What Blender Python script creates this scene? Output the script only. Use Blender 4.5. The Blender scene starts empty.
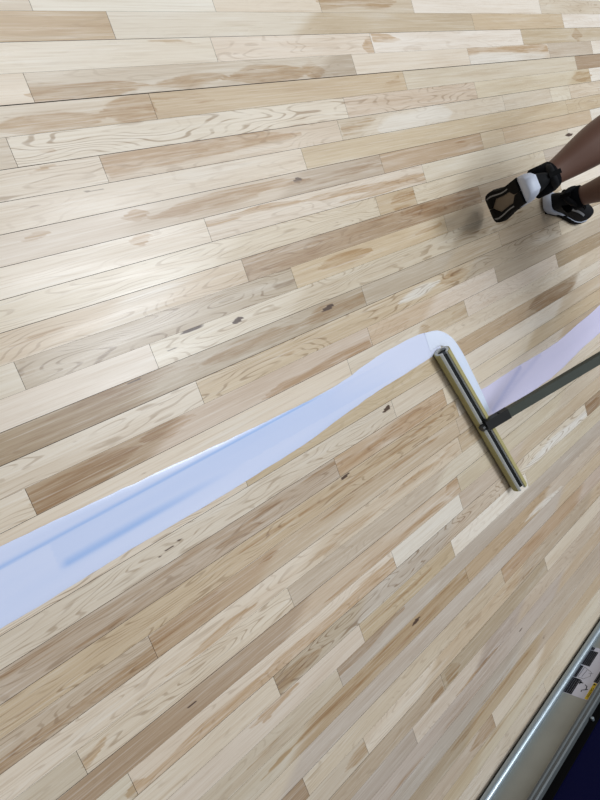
import bpy, bmesh, math, random
import numpy as np
from mathutils import Vector, Matrix, Quaternion, noise as mnoise
random.seed(7)
S = bpy.context.scene
COL = S.collection
# ------------------------------------------------------------------ camera geometry
F = 590.974                      # focal length in pixels of a 600 x 800 frame
D1 = np.array([0.71780108, -0.37893442, 0.58409787])    # along the boards
D2 = np.array([0.32285207, 0.92442933, 0.20297031])     # across the boards
NN = np.array([-0.61686964, 0.0428849, 0.78589613])     # down
H = 1.20847
W = 0.05715                      # board width
V0 = -0.4850013 * H              # seam 0
def ray(x, y):
    r = np.array([x - 300.0, y - 400.0, F])
    return np.array([r @ D1, -(r @ D2), -(r @ NN)])
def at(x, y, z=0.0):
    r = ray(x, y); t = (z - H) / r[2]
    return Vector((r[0]*t, r[1]*t, H + r[2]*t))
def aty(x, y, Y):
    r = ray(x, y); t = Y / r[1]
    return Vector((r[0]*t, Y, H + r[2]*t))

# ------------------------------------------------------------------ small helpers
def lin(c):
    o = []
    for v in c:
        v = v / 255.0
        o.append(v/12.92 if v <= 0.04045 else ((v+0.055)/1.055)**2.4)
    return tuple(o) + (1.0,)
def mat(name, rgb, rough=0.5, metal=0.0, coat=0.0, nscale=0, namt=0.0, bump=0.0, stretch=(1,1,1), spec=0.5):
    m = bpy.data.materials.new(name); m.use_nodes = True
    nt = m.node_tree; b = nt.nodes['Principled BSDF']
    c = lin(rgb)
    b.inputs['Base Color'].default_value = c
    b.inputs['Roughness'].default_value = rough
    b.inputs['Metallic'].default_value = metal
    b.inputs['Coat Weight'].default_value = coat
    b.inputs['Specular IOR Level'].default_value = spec
    if nscale:
        tc = nt.nodes.new('ShaderNodeTexCoord'); mp = nt.nodes.new('ShaderNodeMapping')
        mp.inputs['Scale'].default_value = stretch
        nz = nt.nodes.new('ShaderNodeTexNoise'); nz.inputs['Scale'].default_value = nscale; nz.inputs['Detail'].default_value = 4
        nt.links.new(tc.outputs['Object'], mp.inputs[0]); nt.links.new(mp.outputs[0], nz.inputs['Vector'])
        mx = nt.nodes.new('ShaderNodeMix'); mx.data_type = 'RGBA'
        mx.inputs['A'].default_value = tuple(v*(1-namt) for v in c[:3]) + (1,)
        mx.inputs['B'].default_value = tuple(min(1, v*(1+namt)) for v in c[:3]) + (1,)
        nt.links.new(nz.outputs['Fac'], mx.inputs['Factor']); nt.links.new(mx.outputs['Result'], b.inputs['Base Color'])
        if bump:
            bp = nt.nodes.new('ShaderNodeBump'); bp.inputs['Strength'].default_value = bump; bp.inputs['Distance'].default_value = 0.002
            nt.links.new(nz.outputs['Fac'], bp.inputs['Height']); nt.links.new(bp.outputs[0], b.inputs['Normal'])
    return m
def obj(name, bm, m, parent=None, smooth=False):
    me = bpy.data.meshes.new(name)
    bmesh.ops.recalc_face_normals(bm, faces=bm.faces)
    bm.to_mesh(me); bm.free()
    if smooth:
        for f in me.polygons: f.use_smooth = True
    if m: me.materials.append(m)
    o = bpy.data.objects.new(name, me); COL.objects.link(o)
    if parent: o.parent = parent
    return o
def thing(name, label, cat, loc=(0, 0, 0), rot=None):
    o = bpy.data.objects.new(name, None); COL.objects.link(o)
    o.location = loc
    o.empty_display_size = 0.05
    o['label'] = label; o['category'] = cat
    return o
def inv(parent, p):
    return Vector(p) - parent.location
def sweep(bm, pts, radii, n=12, up=Vector((0, 0, 1)), cap=True):
    """a tube of elliptical rings; radii are numbers or (a, b) pairs"""
    rings = []
    pts = [Vector(p) for p in pts]
    for i, p in enumerate(pts):
        t = (pts[min(i+1, len(pts)-1)] - pts[max(i-1, 0)]).normalized()
        u = up - t * up.dot(t)
        if u.length < 1e-3: u = Vector((1, 0, 0)) - t * t.x
        u.normalize(); v = t.cross(u)
        r = radii[i] if isinstance(radii, (list, tuple)) else radii
        a, b = r if isinstance(r, (list, tuple)) else (r, r)
        rings.append([bm.verts.new(p + u*a*math.cos(2*math.pi*k/n) + v*b*math.sin(2*math.pi*k/n)) for k in range(n)])
    for a, b in zip(rings, rings[1:]):
        for k in range(n):
            bm.faces.new((a[k], a[(k+1) % n], b[(k+1) % n], b[k]))
    if cap:
        bm.faces.new(rings[0]); bm.faces.new(rings[-1])
    return rings
def box(bm, lo, hi, M=None):
    vs = []
    for x in (lo[0], hi[0]):
        for y in (lo[1], hi[1]):
            for z in (lo[2], hi[2]):
                p = Vector((x, y, z)); vs.append(bm.verts.new(M @ p if M else p))
    for f in ((0,1,3,2),(4,6,7,5),(0,4,5,1),(2,3,7,6),(0,2,6,4),(1,5,7,3)):
        bm.faces.new([vs[i] for i in f])
    return vs
def extrude_profile(bm, prof, A, B, ex, ez, closed=True, cap=True):
    """prof: (e, z) points; swept from A to B"""
    A = Vector(A); B = Vector(B)
    r0 = [bm.verts.new(A + ex*e + ez*z) for e, z in prof]
    r1 = [bm.verts.new(B + ex*e + ez*z) for e, z in prof]
    n = len(prof)
    for k in range(n if closed else n-1):
        bm.faces.new((r0[k], r0[(k+1) % n], r1[(k+1) % n], r1[k]))
    if closed and cap:
        bm.faces.new(r0); bm.faces.new(r1)

# ------------------------------------------------------------------ floor of maple boards
CODE = {'W': (224,213,196), 'L': (215,200,178), 'l': (206,189,164), 'T': (198,176,145), 'Y': (200,178,146),
        'P': (200,181,159), 'G': (187,168,142), 'B': (172,147,115), 'D': (156,130,98), 'C': (192,177,160), 'R': (188,160,125)}
# k: codes with the photo's x of each butt joint along the row's centre line
ROWS = {
 -4: "L200 l380 W",
 -3: "T120 L300 l470 W",
 -2: "l27 W212 L319 l412 W540 l",
 -1: "R111 L~305 T473 Y563 W",
  0: "L214 L372 W522 Y~572 T",
  1: "L29 l~322 G354 L469 L549 P592 W",
  2: "l~100 T153 T405 l576 B",
  3: "P12 L~200 L346 P476 l~572 T590 W",
  4: "L104 l340 l~370 L504 l551 L570 l",
  5: "L304 Y567 T",
  6: "L~140 l~290 G382 R482 T504 T591 W",
  7: "L208 L424 L569 L",
  8: "l~110 L~230 l378 T415 l545 C",
  9: "T~110 l~170 T245 B480 G",
 10: "L20 G~168 G294 Y446 T560 W",
 11: "L154 L~300 l~456 G560 L",
 12: "B~150 G~300 G364 G~450 T500 G",
 13: "L200 Y~470 G560 l",
 14: "L31 B~165 P370 Y~430 L496 G",
 15: "L350 L~420 T466 L557 B",
 16: "W56 L300 L440 L~580 l",
 17: "L244 Y440 R~530 B~575 L",
 18: "L394 L444 L~560 Y",
 19: "G~200 G337 R445 L~530 Y",
 20: "Y~300 T457 L~560 T",
 21: "G153 R~270 T458 P~560 T",
 22: "L~160 L~310 l460 T~520 L",
 23: "l82 L291 P~440 L~560 l",
 24: "B~300 T459 l~560 P",
 25: "L133 L394 W461 P~520 T",
 26: "L277 G~360 C~450 P~520 L586 D",
 27: "L362 T453 W527 l",
 28: "l340 C~600 C",
 29: "l~300 R467 R~545 P",
 30: "l~290 C~420 C~560 T",
 31: "B306 l~446 l503 R~580 P",
 32: "l366 L~430 T~520 G~590 T",
 33: "P~300 G443 G546 L",
 34: "C415 L~480 C~520 l",
 35: "C~450 C~560 T",
 36: "L384 C~520 P",
 37: "G~470 T~540 P",
 38: "P494 L~540 T",
 39: "T~480 l~560 L",
 40: "L~500 l545 L",
 41: "l~470 L",
}
# features of the wood: row, x0, f0, x1, f1, half width (of a board), strength, kind
STROKES = [
 (-2,318,.5,395,.45,.3,.7,'h'), (1,30,.8,150,.75,.28,.9,'h'), (1,150,.72,225,.6,.3,.7,'h'), (1,225,.75,312,.6,.3,.9,'h'),
 (1,300,.5,324,.6,.35,.6,'h'), (1,470,.2,545,.25,.25,.7,'h'), (1,472,.8,545,.75,.25,.7,'w'),
 (2,-20,.8,105,.75,.3,.8,'h'), (2,100,.6,153,.5,.45,.7,'h'), (2,146,.5,153,.4,.4,.9,'h'), (2,153,.5,215,.55,.5,.35,'h'), (2,380,.8,400,.5,.2,.5,'h'),
 (0,150,.15,200,.2,.1,.6,'h'), (0,362,.6,372,.5,.3,.8,'h'), (0,374,.3,402,.4,.25,.7,'h'), (0,572,.5,582,.5,.4,.8,'h'),
 (3,40,.6,60,.65,.1,.5,'h'), (3,572,.5,592,.5,.5,.6,'h'),
 (4,104,.25,210,.3,.35,.85,'h'), (4,150,.4,300,.35,.25,.8,'h'), (4,108,.6,150,.7,.25,.6,'h'), (4,380,.8,450,.5,.6,.6,'w'), (4,342,.5,375,.3,.4,.4,'h'),
 (4,30,.25,60,.1,.1,.8,'h'),
 (5,70,.10,104,.18,.05,.7,'d'),
 (6,18,.42,54,.3,.14,1.,'h'), (6,30,.32,50,.28,.05,1.,'d'), (6,122,.35,150,.3,.2,.9,'h'), (6,150,.45,305,.4,.22,.9,'h'), (6,293,.35,303,.4,.22,.62,'d'), (6,300,.5,382,.45,.3,.5,'h'),
 (6,180,.75,260,.7,.15,.5,'h'), (6,450,.4,470,.5,.3,.4,'h'),
 (7,130,.3,152,.2,.2,.7,'h'), (7,208,.3,300,.25,.13,.9,'h'), (7,300,.3,424,.55,.12,.9,'h'), (7,330,.75,424,.8,.1,.7,'h'), (7,565,.4,573,.45,.2,1.,'d'),
 (8,245,.5,300,.5,.4,.2,'h'), (8,390,.7,414,.5,.5,.5,'h'),
 (9,5,.5,75,.35,.07,.8,'h'), (9,245,.5,478,.5,.45,.35,'h'), (9,400,.3,470,.5,.3,.6,'h'),
 (10,318,.55,372,.45,.45,.62,'h'), (10,412,.45,440,.35,.1,1.,'h'), (10,20,.4,36,.5,.5,.4,'h'), (10,170,.1,240,.15,.1,.5,'h'),
 (11,165,.05,215,.04,.06,1.,'d'), (11,232,.42,243,.3,.12,1.,'d'), (11,455,.55,500,.45,.3,.4,'h'), (11,166,.5,178,.5,.05,.8,'d'),
 (12,-30,.5,200,.5,.4,.5,'h'), (12,126,.10,147,.04,.06,.9,'d'), (12,205,.55,300,.5,.35,.7,'h'), (12,322,.4,335,.3,.12,1.,'d'), (12,300,.6,364,.6,.35,.7,'h'),
 (13,280,.5,300,.5,.2,.5,'h'), (13,400,.6,440,.4,.3,.9,'w'), (13,440,.5,470,.5,.4,.5,'h'),
 (14,31,.6,140,.5,.45,.6,'h'), (14,140,.3,195,.25,.3,.6,'h'), (14,265,.85,368,.85,.22,1.,'h'), (14,370,.5,410,.5,.4,.4,'h'),
 (15,418,.5,430,.5,.3,.6,'h'), (15,450,.5,466,.5,.4,.4,'h'),
 (17,244,.4,300,.4,.4,.5,'h'), (17,530,.5,575,.5,.45,.8,'h'), (17,150,.1,240,.1,.12,.5,'h'),
 (18,156,.6,183,.4,.06,1.,'d'), (18,383,.35,389,.25,.12,1.,'d'),
 (19,0,.3,330,.35,.2,.5,'h'), (19,215,.6,260,.55,.12,.8,'h'), (19,40,.75,300,.8,.1,.4,'h'), (19,340,.5,430,.5,.4,.5,'h'),
 (20,340,.15,350,.1,.1,1.,'d'), (20,300,.5,440,.4,.15,.6,'h'), (20,230,.3,300,.4,.1,.6,'h'), (20,10,.8,100,.6,.15,.4,'h'),
 (21,-30,.7,152,.7,.25,.8,'h'), (21,153,.5,230,.5,.45,.5,'h'), (21,300,.2,440,.2,.15,.6,'h'), (21,258,.3,280,.25,.1,.9,'h'),
 (22,170,.8,260,.75,.15,.7,'h'), (22,310,.55,440,.6,.2,.6,'h'), (22,440,.5,458,.5,.4,.5,'h'),
 (23,84,.8,110,.3,.14,.8,'h'), (24,184,.55,201,.45,.06,1.,'d'), (24,320,.8,450,.8,.2,.5,'h'), (24,445,.5,459,.5,.4,.7,'h'),
 (25,126,.85,150,.8,.25,1.,'h'), (25,133,.85,290,.8,.2,1.2,'h'), (25,260,.75,394,.75,.3,1.2,'h'),
 (26,277,.5,322,.5,.45,.8,'h'), (26,525,.75,586,.7,.22,1.,'w'), (26,586,.5,600,.5,.4,.6,'h'),
 (27,250,.2,300,.15,.15,.8,'h'), (27,262,.4,275,.3,.1,1.,'h'), (27,365,.5,440,.4,.1,.6,'h'),
 (28,340,.15,405,.1,.2,1.1,'h'), (28,244,.6,290,.5,.1,.6,'h'),
 (29,262,.5,300,.4,.12,.9,'h'), (29,300,.4,467,.5,.3,.5,'h'), (29,412,.3,420,.25,.12,1.,'d'), (29,525,.8,560,.8,.15,.8,'w'),
 (30,300,.5,306,.5,.3,.4,'h'), (31,510,.5,550,.5,.4,.4,'h'), (32,345,.6,366,.5,.4,.7,'h'), (32,503,.5,540,.5,.4,.4,'h'),
 (33,446,.5,460,.5,.4,.6,'h'), (33,430,.8,443,.7,.2,.6,'h'), (34,455,.9,500,.9,.1,.7,'h'), (35,384,.9,480,.9,.12,.5,'h'),
 (35,519,.5,523,.5,.11,.7,'d'), (37,542,.5,546,.5,.11,.7,'d'), (38,470,.5,494,.5,.4,.9,'h'), (37,450,.3,530,.3,.2,.5,'h'),
 (39,480,.2,560,.2,.12,.5,'h'), (36,480,.8,540,.8,.12,.5,'h'),
]
# strength of the flowing figure in some boards (row, x in the board)
FIG = {(3,100):1.0,(4,50):.8,(10,60):.9,(10,250):1.,(11,280):.7,(12,300):1.,(13,300):.9,(14,10):.5,(18,100):1.3,(18,300):.7,(20,60):1.1,(20,200):.8,
       (21,80):.6,(23,120):.8,(25,250):.4,(26,300):1.,(9,50):.6,(12,50):.2,(19,100):.6,(8,100):.6,(9,300):.5,(3,320):1.,(3,420):.7,(31,250):.5,(22,250):.5,(17,100):.9,(13,100):.7}
SEAMDARK = {2:2.2,0:1.3,4:1.6,5:1.2,6:1.5,7:1.3,8:1.4,9:1.5,12:1.3,13:1.7,15:1.3,19:1.2,20:1.3,22:1.2,24:1.6,26:1.3,31:1.2,33:1.4,18:1.3}
SEAMDARK = {k: 1 + (v-1)*1.0 + .35 for k, v in SEAMDARK.items()}; SEAMDARK[2] = 3.4

def row_x_to_u(k, x, f=0.5):
    v = V0 + W*(k + f)
    # point of the row's line with image x: p = u*D1 + v*D2 + H*NN
    b = v*D2 + H*NN
    X = x - 300.0
    return (X*b[2] - F*b[0]) / (F*D1[0] - X*D1[2])

U0, U1 = -4.0, 8.0
def parse(s):
    out = []
    for tok in s.split():
        soft = '~' in tok
        t = tok.replace('~', '')
        out.append((t[0], float(t[1:]) if len(t) > 1 else None, soft))
    return out
boards = []     # k, u0, u1, code colour, fig, detailed
rng = random.Random(11)
allcodes = 'LLLllTTPPGWYCB'
for k in range(-78, 95):
    vis = -6 <= k <= 43
    segs = []
    if k in ROWS:
        pr = parse(ROWS[k])
        uL, uR = row_x_to_u(k, -8), row_x_to_u(k, 608)
        cur = [None, None, []]; a = None; stops = []
        firstj = None
        for c, x, soft in pr:
            u = row_x_to_u(k, x) if x is not None else None
            stops.append((c, u, soft))
            if u is None or not soft:
                segs.append([a, u, stops]); a = u; stops = []
        segs[0][0] = min(uL, (segs[0][1] or uR) - .3) - rng.uniform(0, .3)
        segs[-1][1] = max(uR, segs[-1][0] + .3) + rng.uniform(0, .3)
    else:
        s = rng.uniform(0.0, 1.0); segs.append([s, s + rng.uniform(.3, .9), rng.choice(allcodes)])
    while segs[0][0] > U0:
        a = segs[0][0]; segs.insert(0, [a - rng.uniform(.3, 1.0), a, rng.choice(allcodes)])
    while segs[-1][1] < U1:
        a = segs[-1][1]; segs.append([a, a + rng.uniform(.3, 1.0), rng.choice(allcodes)])
    for a, b, c in segs:
        st = c if isinstance(c, list) else [(c, None, False)]
        jit = rng.uniform(-5, 5) + np.array([rng.uniform(-2, 2), 0, rng.uniform(-3, 3)])
        col = []
        for cc, u, soft in st:
            v = np.array(CODE[cc], float) + jit; gm = v.mean(); col.append((gm + (v-gm)*.88, u))
        fig = rng.choice([0, 0.05, 0.1, 0.25, .4])
        for (kk, xx), fv in FIG.items():
            if kk == k and a <= row_x_to_u(k, xx) <= b: fig = fv
        a, b = max(a, U0), min(b, U1)
        if b - a > .01: boards.append((k, a, b, col, fig, vis and b > -0.3 and a < 3.7))
strk = {}
for (k, x0, f0, x1, f1, hw, st, kd) in STROKES:
    strk.setdefault(k, []).append((row_x_to_u(k, x0, f0), f0, row_x_to_u(k, x1, f1), f1, hw, st, kd, rng.uniform(0, 50)))

VX, FQ, A_col, A_co, A_h, A_f, A_d = [], [], [], [], [], [], []
base = 0
def srgb2lin(a):
    a = np.clip(a/255.0, 0, 1)
    return np.where(a <= 0.04045, a/12.92, ((a+0.055)/1.055)**2.4)
for (k, a, b, col, fig, fine) in boards:
    g0 = 0.00028 * SEAMDARK.get(k, 0.55 if k % 3 else .8)
    g1 = 0.00028 * SEAMDARK.get(k+1, 0.55 if (k+1) % 3 else .8)
    v0 = V0 + W*k + g0; v1 = V0 + W*(k+1) - g1
    ea, eb = a + 0.0004, b - 0.0004
    nu = max(2, int((eb-ea)/0.009)+2) if fine else 2
    nv = 13 if fine else 2
    us = np.linspace(ea, eb, nu); vs = np.linspace(v0, v1, nv)
    Ug, Vg = np.meshgrid(us, vs, indexing='ij')
    fg = (Vg - (V0 + W*k)) / W
    n = nu*nv
    P = np.stack([Ug.ravel(), -Vg.ravel(), np.zeros(n)], 1)
    hv = np.zeros(n); dv = np.zeros(n); wv = np.zeros(n)
    if fine and k in strk:
        uf = Ug.ravel(); ff = fg.ravel()
        for (su, sf, tu, tf, hw, st, kd, ph) in strk[k]:
            t = (uf - su)/(tu - su + 1e-9)
            if tu < ea or su > eb: continue
            wob = 0.06*np.sin(uf*(5+ph*.15) + ph) + 0.03*np.sin(uf*(17+ph*.3) + 2*ph)
            c = sf + (tf-sf)*t + (wob if kd != 'd' else 0)
            if kd == 'd': hw = hw*.75
            wl = hw*(1 + 0.25*np.sin(uf*(7+ph*.2)+ph*3))
            across = np.clip(1.35 - np.abs(ff-c)/wl, 0, 1)
            ln = max(.02, tu - su)
            e = min(.5, .10/ln) if kd != 'd' else .5
            ta_ = np.clip((t+.04)/e, 0, 1) if su > ea + .03 else 1.0
            tb_ = np.clip((1.04-t)/e, 0, 1) if tu < eb - .03 else 1.0
            tap = (ta_*tb_)**(.8 if kd != 'd' else .7)
            wl = wl*np.maximum(tap, .03)
            across = np.clip((1.45 - np.abs(ff-c)/wl)*1.6, 0, 1)
            along = ((t > -.04) & (t < 1.04)).astype(float)
            val = st*across*along
            if kd == 'h': hv = np.maximum(hv, val)
            elif kd == 'd': dv = np.maximum(dv, val)
            else: wv = np.maximum(wv, val)
    cl = np.tile(col[0][0], (n, 1)); uf0 = Ug.ravel(); f0_ = fg.ravel()
    for (c_a, u_a), (c_b, _) in zip(col, col[1:]):
        w_ = np.clip((uf0 - u_a + .10*(f0_-.5))/.07 + .5, 0, 1)[:, None]; w_ = w_*w_*(3-2*w_)
        cl = cl*(1-w_) + c_b*w_
    cl = cl*(1-wv[:, None]) + np.array([222, 216, 206])*wv[:, None]
    hv = hv*(1-wv)
    off = np.array([rng.uniform(0, 100), rng.uniform(0, 100), rng.uniform(0, 100)])
    co = np.stack([Ug.ravel() + off[0], Vg.ravel() + off[1], np.full(n, off[2])], 1)
    VX.append(P); A_col.append(np.concatenate([srgb2lin(cl), np.ones((n, 1))], 1)); A_co.append(co)
    A_h.append(hv); A_d.append(dv); A_f.append(np.full(n, fig))
    ii = (np.arange(nu-1)[:, None]*nv + np.arange(nv-1)[None, :]).ravel() + base
    FQ.append(np.stack([ii, ii+1, ii+nv+1, ii+nv], 1))
    base += n
nb = base
# the dark bed the boards lie on, seen only in the seams
ya, yb = -(V0 + W*95), -(V0 - W*78)
bx = [(U0, ya), (U1, ya), (U1, yb), (U0, yb)]
VX.append(np.array([[x, y, -0.0016] for x, y in bx] + [[x, y, -0.03] for x, y in bx]))
bed = np.array([[0,1,2,3],[7,6,5,4],[0,4,5,1],[1,5,6,2],[2,6,7,3],[3,7,4,0]]) + nb
nboardf = sum(len(f) for f in FQ)
FQ.append(bed)
for L, d in ((A_col, 4), (A_co, 3)): L.append(np.zeros((8, d)))
for L in (A_h, A_d, A_f): L.append(np.zeros(8))
VX = np.concatenate(VX); FQ = np.concatenate(FQ)
me = bpy.data.meshes.new('floor')
me.vertices.add(len(VX)); me.vertices.foreach_set('co', VX.astype(np.float32).ravel())
me.loops.add(len(FQ)*4); me.loops.foreach_set('vertex_index', FQ.astype(np.int32).ravel())
me.polygons.add(len(FQ)); me.polygons.foreach_set('loop_start', np.arange(0, len(FQ)*4, 4, dtype=np.int32))
me.update(calc_edges=True)
def attr(name, typ, arr, key):
    at_ = me.attributes.new(name, typ, 'POINT'); at_.data.foreach_set(key, np.concatenate(arr).astype(np.float32).ravel())
attr('tone', 'FLOAT_COLOR', A_col, 'color'); attr('grain_co', 'FLOAT_VECTOR', A_co, 'vector')
attr('heart', 'FLOAT', A_h, 'value'); attr('fleck', 'FLOAT', A_d, 'value'); attr('figure', 'FLOAT', A_f, 'value')
mi = np.zeros(len(FQ), dtype=np.int32); mi[nboardf:] = 1
me.polygons.foreach_set('material_index', mi)

def wood_material():
    m = bpy.data.materials.new('maple_boards'); m.use_nodes = True
    nt = m.node_tree; N = nt.nodes; Lk = nt.links.new
    b = N['Principled BSDF']
    def A(nm):
        n = N.new('ShaderNodeAttribute'); n.attribute_name = nm; return n
    def scl(s):
        n = N.new('ShaderNodeVectorMath'); n.operation = 'MULTIPLY'; n.inputs[1].default_value = s
        Lk(co.outputs['Vector'], n.inputs[0]); return n.outputs[0]
    def nz(vec, detail=3, rough=.55, dist=0.0):
        n = N.new('ShaderNodeTexNoise'); n.inputs['Scale'].default_value = 1; n.inputs['Detail'].default_value = detail
        n.inputs['Roughness'].default_value = rough; n.inputs['Distortion'].default_value = dist
        Lk(vec, n.inputs['Vector']); return n.outputs['Fac']
    def M(op, a, b_=None, c=None, clamp=False):
        n = N.new('ShaderNodeMath'); n.operation = op; n.use_clamp = clamp
        for i, v in enumerate((a, b_, c)):
            if v is None: continue
            if isinstance(v, (int, float)): n.inputs[i].default_value = v
            else: Lk(v, n.inputs[i])
        return n.outputs[0]
    def remap(v, a, b_, c, d):
        n = N.new('ShaderNodeMapRange'); n.interpolation_type = 'SMOOTHSTEP'
        n.inputs[1].default_value = a; n.inputs[2].default_value = b_; n.inputs[3].default_value = c; n.inputs[4].default_value = d
        Lk(v, n.inputs[0]); return n.outputs[0]
    def mixc(fac, A_, B_, blend='MIX'):
        n = N.new('ShaderNodeMix'); n.data_type = 'RGBA'; n.blend_type = blend
        if isinstance(fac, (int, float)): n.inputs['Factor'].default_value = fac
        else: Lk(fac, n.inputs['Factor'])
        for nm, v in (('A', A_), ('B', B_)):
            if isinstance(v, tuple): n.inputs[nm].default_value = v
            else: Lk(v, n.inputs[nm])
        return n.outputs['Result']
    co = A('grain_co'); tone = A('tone'); heart = A('heart'); fleck = A('fleck'); fig = A('figure')
    base_c = tone.outputs['Color']
    # slow tone drift along the board
    drift = nz(scl((2.2, 22, 1)), 3, .5)
    c = mixc(remap(drift, .46, .72, 0, .45), base_c, (0.82, 0.75, 0.67, 1), 'MULTIPLY')
    c = mixc(remap(drift, .42, .2, 0, .35), c, lin((224, 219, 210)), 'MIX')
    # heartwood
    hn = nz(scl((5, 75, 1)), 4, .6)
    hh = M('ADD', heart.outputs['Fac'], M('MULTIPLY', M('SUBTRACT', hn, .5), 1.7))
    hs = M('MULTIPLY', remap(hh, .28, .72, 0, 1), remap(heart.outputs['Fac'], 0.0, .3, 0, 1))
    hv = nz(scl((8, 120, 1)), 4, .65, .6)
    hs = M('MULTIPLY', hs, remap(hv, .34, .66, .45, 1.15), clamp=True)
    c = mixc(M('MULTIPLY', hs, .92), c, (0.70, 0.56, 0.405, 1), 'MULTIPLY')
    # flowing figure lines
    sep = N.new('ShaderNodeSeparateXYZ'); Lk(co.outputs['Vector'], sep.inputs[0])
    warp = nz(scl((2.4, 15, 1)), 2, .45)
    ph = M('ADD', M('MULTIPLY', sep.outputs['Y'], 210), M('MULTIPLY', warp, 74))
    sn = M('SINE', M('MULTIPLY', ph, 1.6))
    lines = remap(sn, .50, .98, 0, 1)
    brk = remap(nz(scl((9, 60, 1)), 2, .5), .35, .6, 0.1, 1)
    fl = M('MULTIPLY', M('MULTIPLY', lines, brk), M('MULTIPLY', fig.outputs['Fac'], .95), clamp=True)
    c = mixc(fl, c, (0.58, 0.50, 0.42, 1), 'MULTIPLY')
    # fine straight grain
    fg = nz(scl((5, 260, 1)), 4, .65)
    c = mixc(remap(fg, .5, .70, 0, .55), c, (0.80, 0.745, 0.68, 1), 'MULTIPLY')
    c = mixc(remap(fg, .5, .30, 0, .28), c, lin((228, 223, 214)), 'MIX')
    mg = nz(scl((3.0, 95, 1)), 4, .65, .4)
    c = mixc(remap(mg, .5, .72, 0, .5), c, (0.83, 0.77, 0.70, 1), 'MULTIPLY')
    # mineral flecks and knots
    fk = nz(scl((9, 85, 3)), 3, .6)
    c = mixc(remap(fk, .70, .78, 0, .6), c, lin((130, 100, 76)), 'MIX')
    dk = M('ADD', fleck.outputs['Fac'], M('MULTIPLY', M('SUBTRACT', fk, .5), 1.0))
    c = mixc(M('MULTIPLY', remap(dk, .35, .8, 0, 1), remap(fleck.outputs['Fac'], 0.02, .2, 0, 1)), c, lin((84, 65, 52)), 'MIX')
    Lk(c, b.inputs['Base Color'])
    rr = nz(scl((3, 30, 1)), 2, .5)
    Lk(remap(rr, .3, .7, .26, .35), b.inputs['Roughness'])
    b.inputs['Specular IOR Level'].default_value = .5
    bp = N.new('ShaderNodeBump'); bp.inputs['Strength'].default_value = .08; bp.inputs['Distance'].default_value = .001
    Lk(fg, bp.inputs['Height']); Lk(bp.outputs[0], b.inputs['Normal'])
    return m
me.materials.append(wood_material())
me.materials.append(mat('seam_dark', (48, 38, 31), .9, nscale=40, namt=.2))
floor = bpy.data.objects.new('floor', me); COL.objects.link(floor)
floor['kind'] = 'structure'
floor['label'] = 'maple strip floor of pale and brown boards'; floor['category'] = 'floor'

# ------------------------------------------------------------------ wet finish
def catmull(pts, step=0.012):
    out = []
    n = len(pts)
    for i in range(n-1):
        p0, p1, p2, p3 = pts[max(i-1, 0)], pts[i], pts[i+1], pts[min(i+2, n-1)]
        m = max(1, int((p2-p1).length/step))
        for j in range(m):
            t = j/m
            out.append(0.5*((2*p1) + (p2-p0)*t + (2*p0-5*p1+4*p2-p3)*t*t + (3*p1-p0-3*p2+p3)*t**3))
    out.append(pts[-1]); return out
def resample(pl, n):
    d = [0]
    for a, b in zip(pl, pl[1:]): d.append(d[-1] + (b-a).length)
    out = []; j = 0
    for i in range(n):
        s = d[-1]*i/(n-1)
        while j < len(pl)-2 and d[j+1] < s: j += 1
        t = (s-d[j])/max(1e-9, d[j+1]-d[j]); out.append(pl[j].lerp(pl[j+1], t))
    return out
def sheet(bm, top, bot, n, m, th, edge=0.006):
    """a thin liquid sheet between two edge curves, rounded down to the floor at its rims"""
    T = resample(catmull(top), n); B = resample(catmull(bot), n)
    grid = []
    for i in range(n):
        w = (B[i]-T[i]).length; row = []
        for j in range(m):
            t = j/(m-1)
            t = 0.5 - 0.5*math.cos(math.pi*t)
            p = T[i].lerp(B[i], t)
            dist = min(t, 1-t)*w
            h = th*min(1, (dist/edge))**.5 if dist < edge else th
            wob = 0.0015*mnoise.noise(Vector((p.x*30, p.y*30, 0))) if 0 < j < m-1 else 0.002*mnoise.noise(Vector((p.x*18, p.y*18, 4)))
            row.append(bm.verts.new((p.x, p.y + wob, 0.0003 + h)))
        grid.append(row)
    for i in range(n-1):
        for j in range(m-1):
            bm.faces.new((grid[i][j], grid[i+1][j], grid[i+1][j+1], grid[i][j+1]))
    return grid
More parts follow.
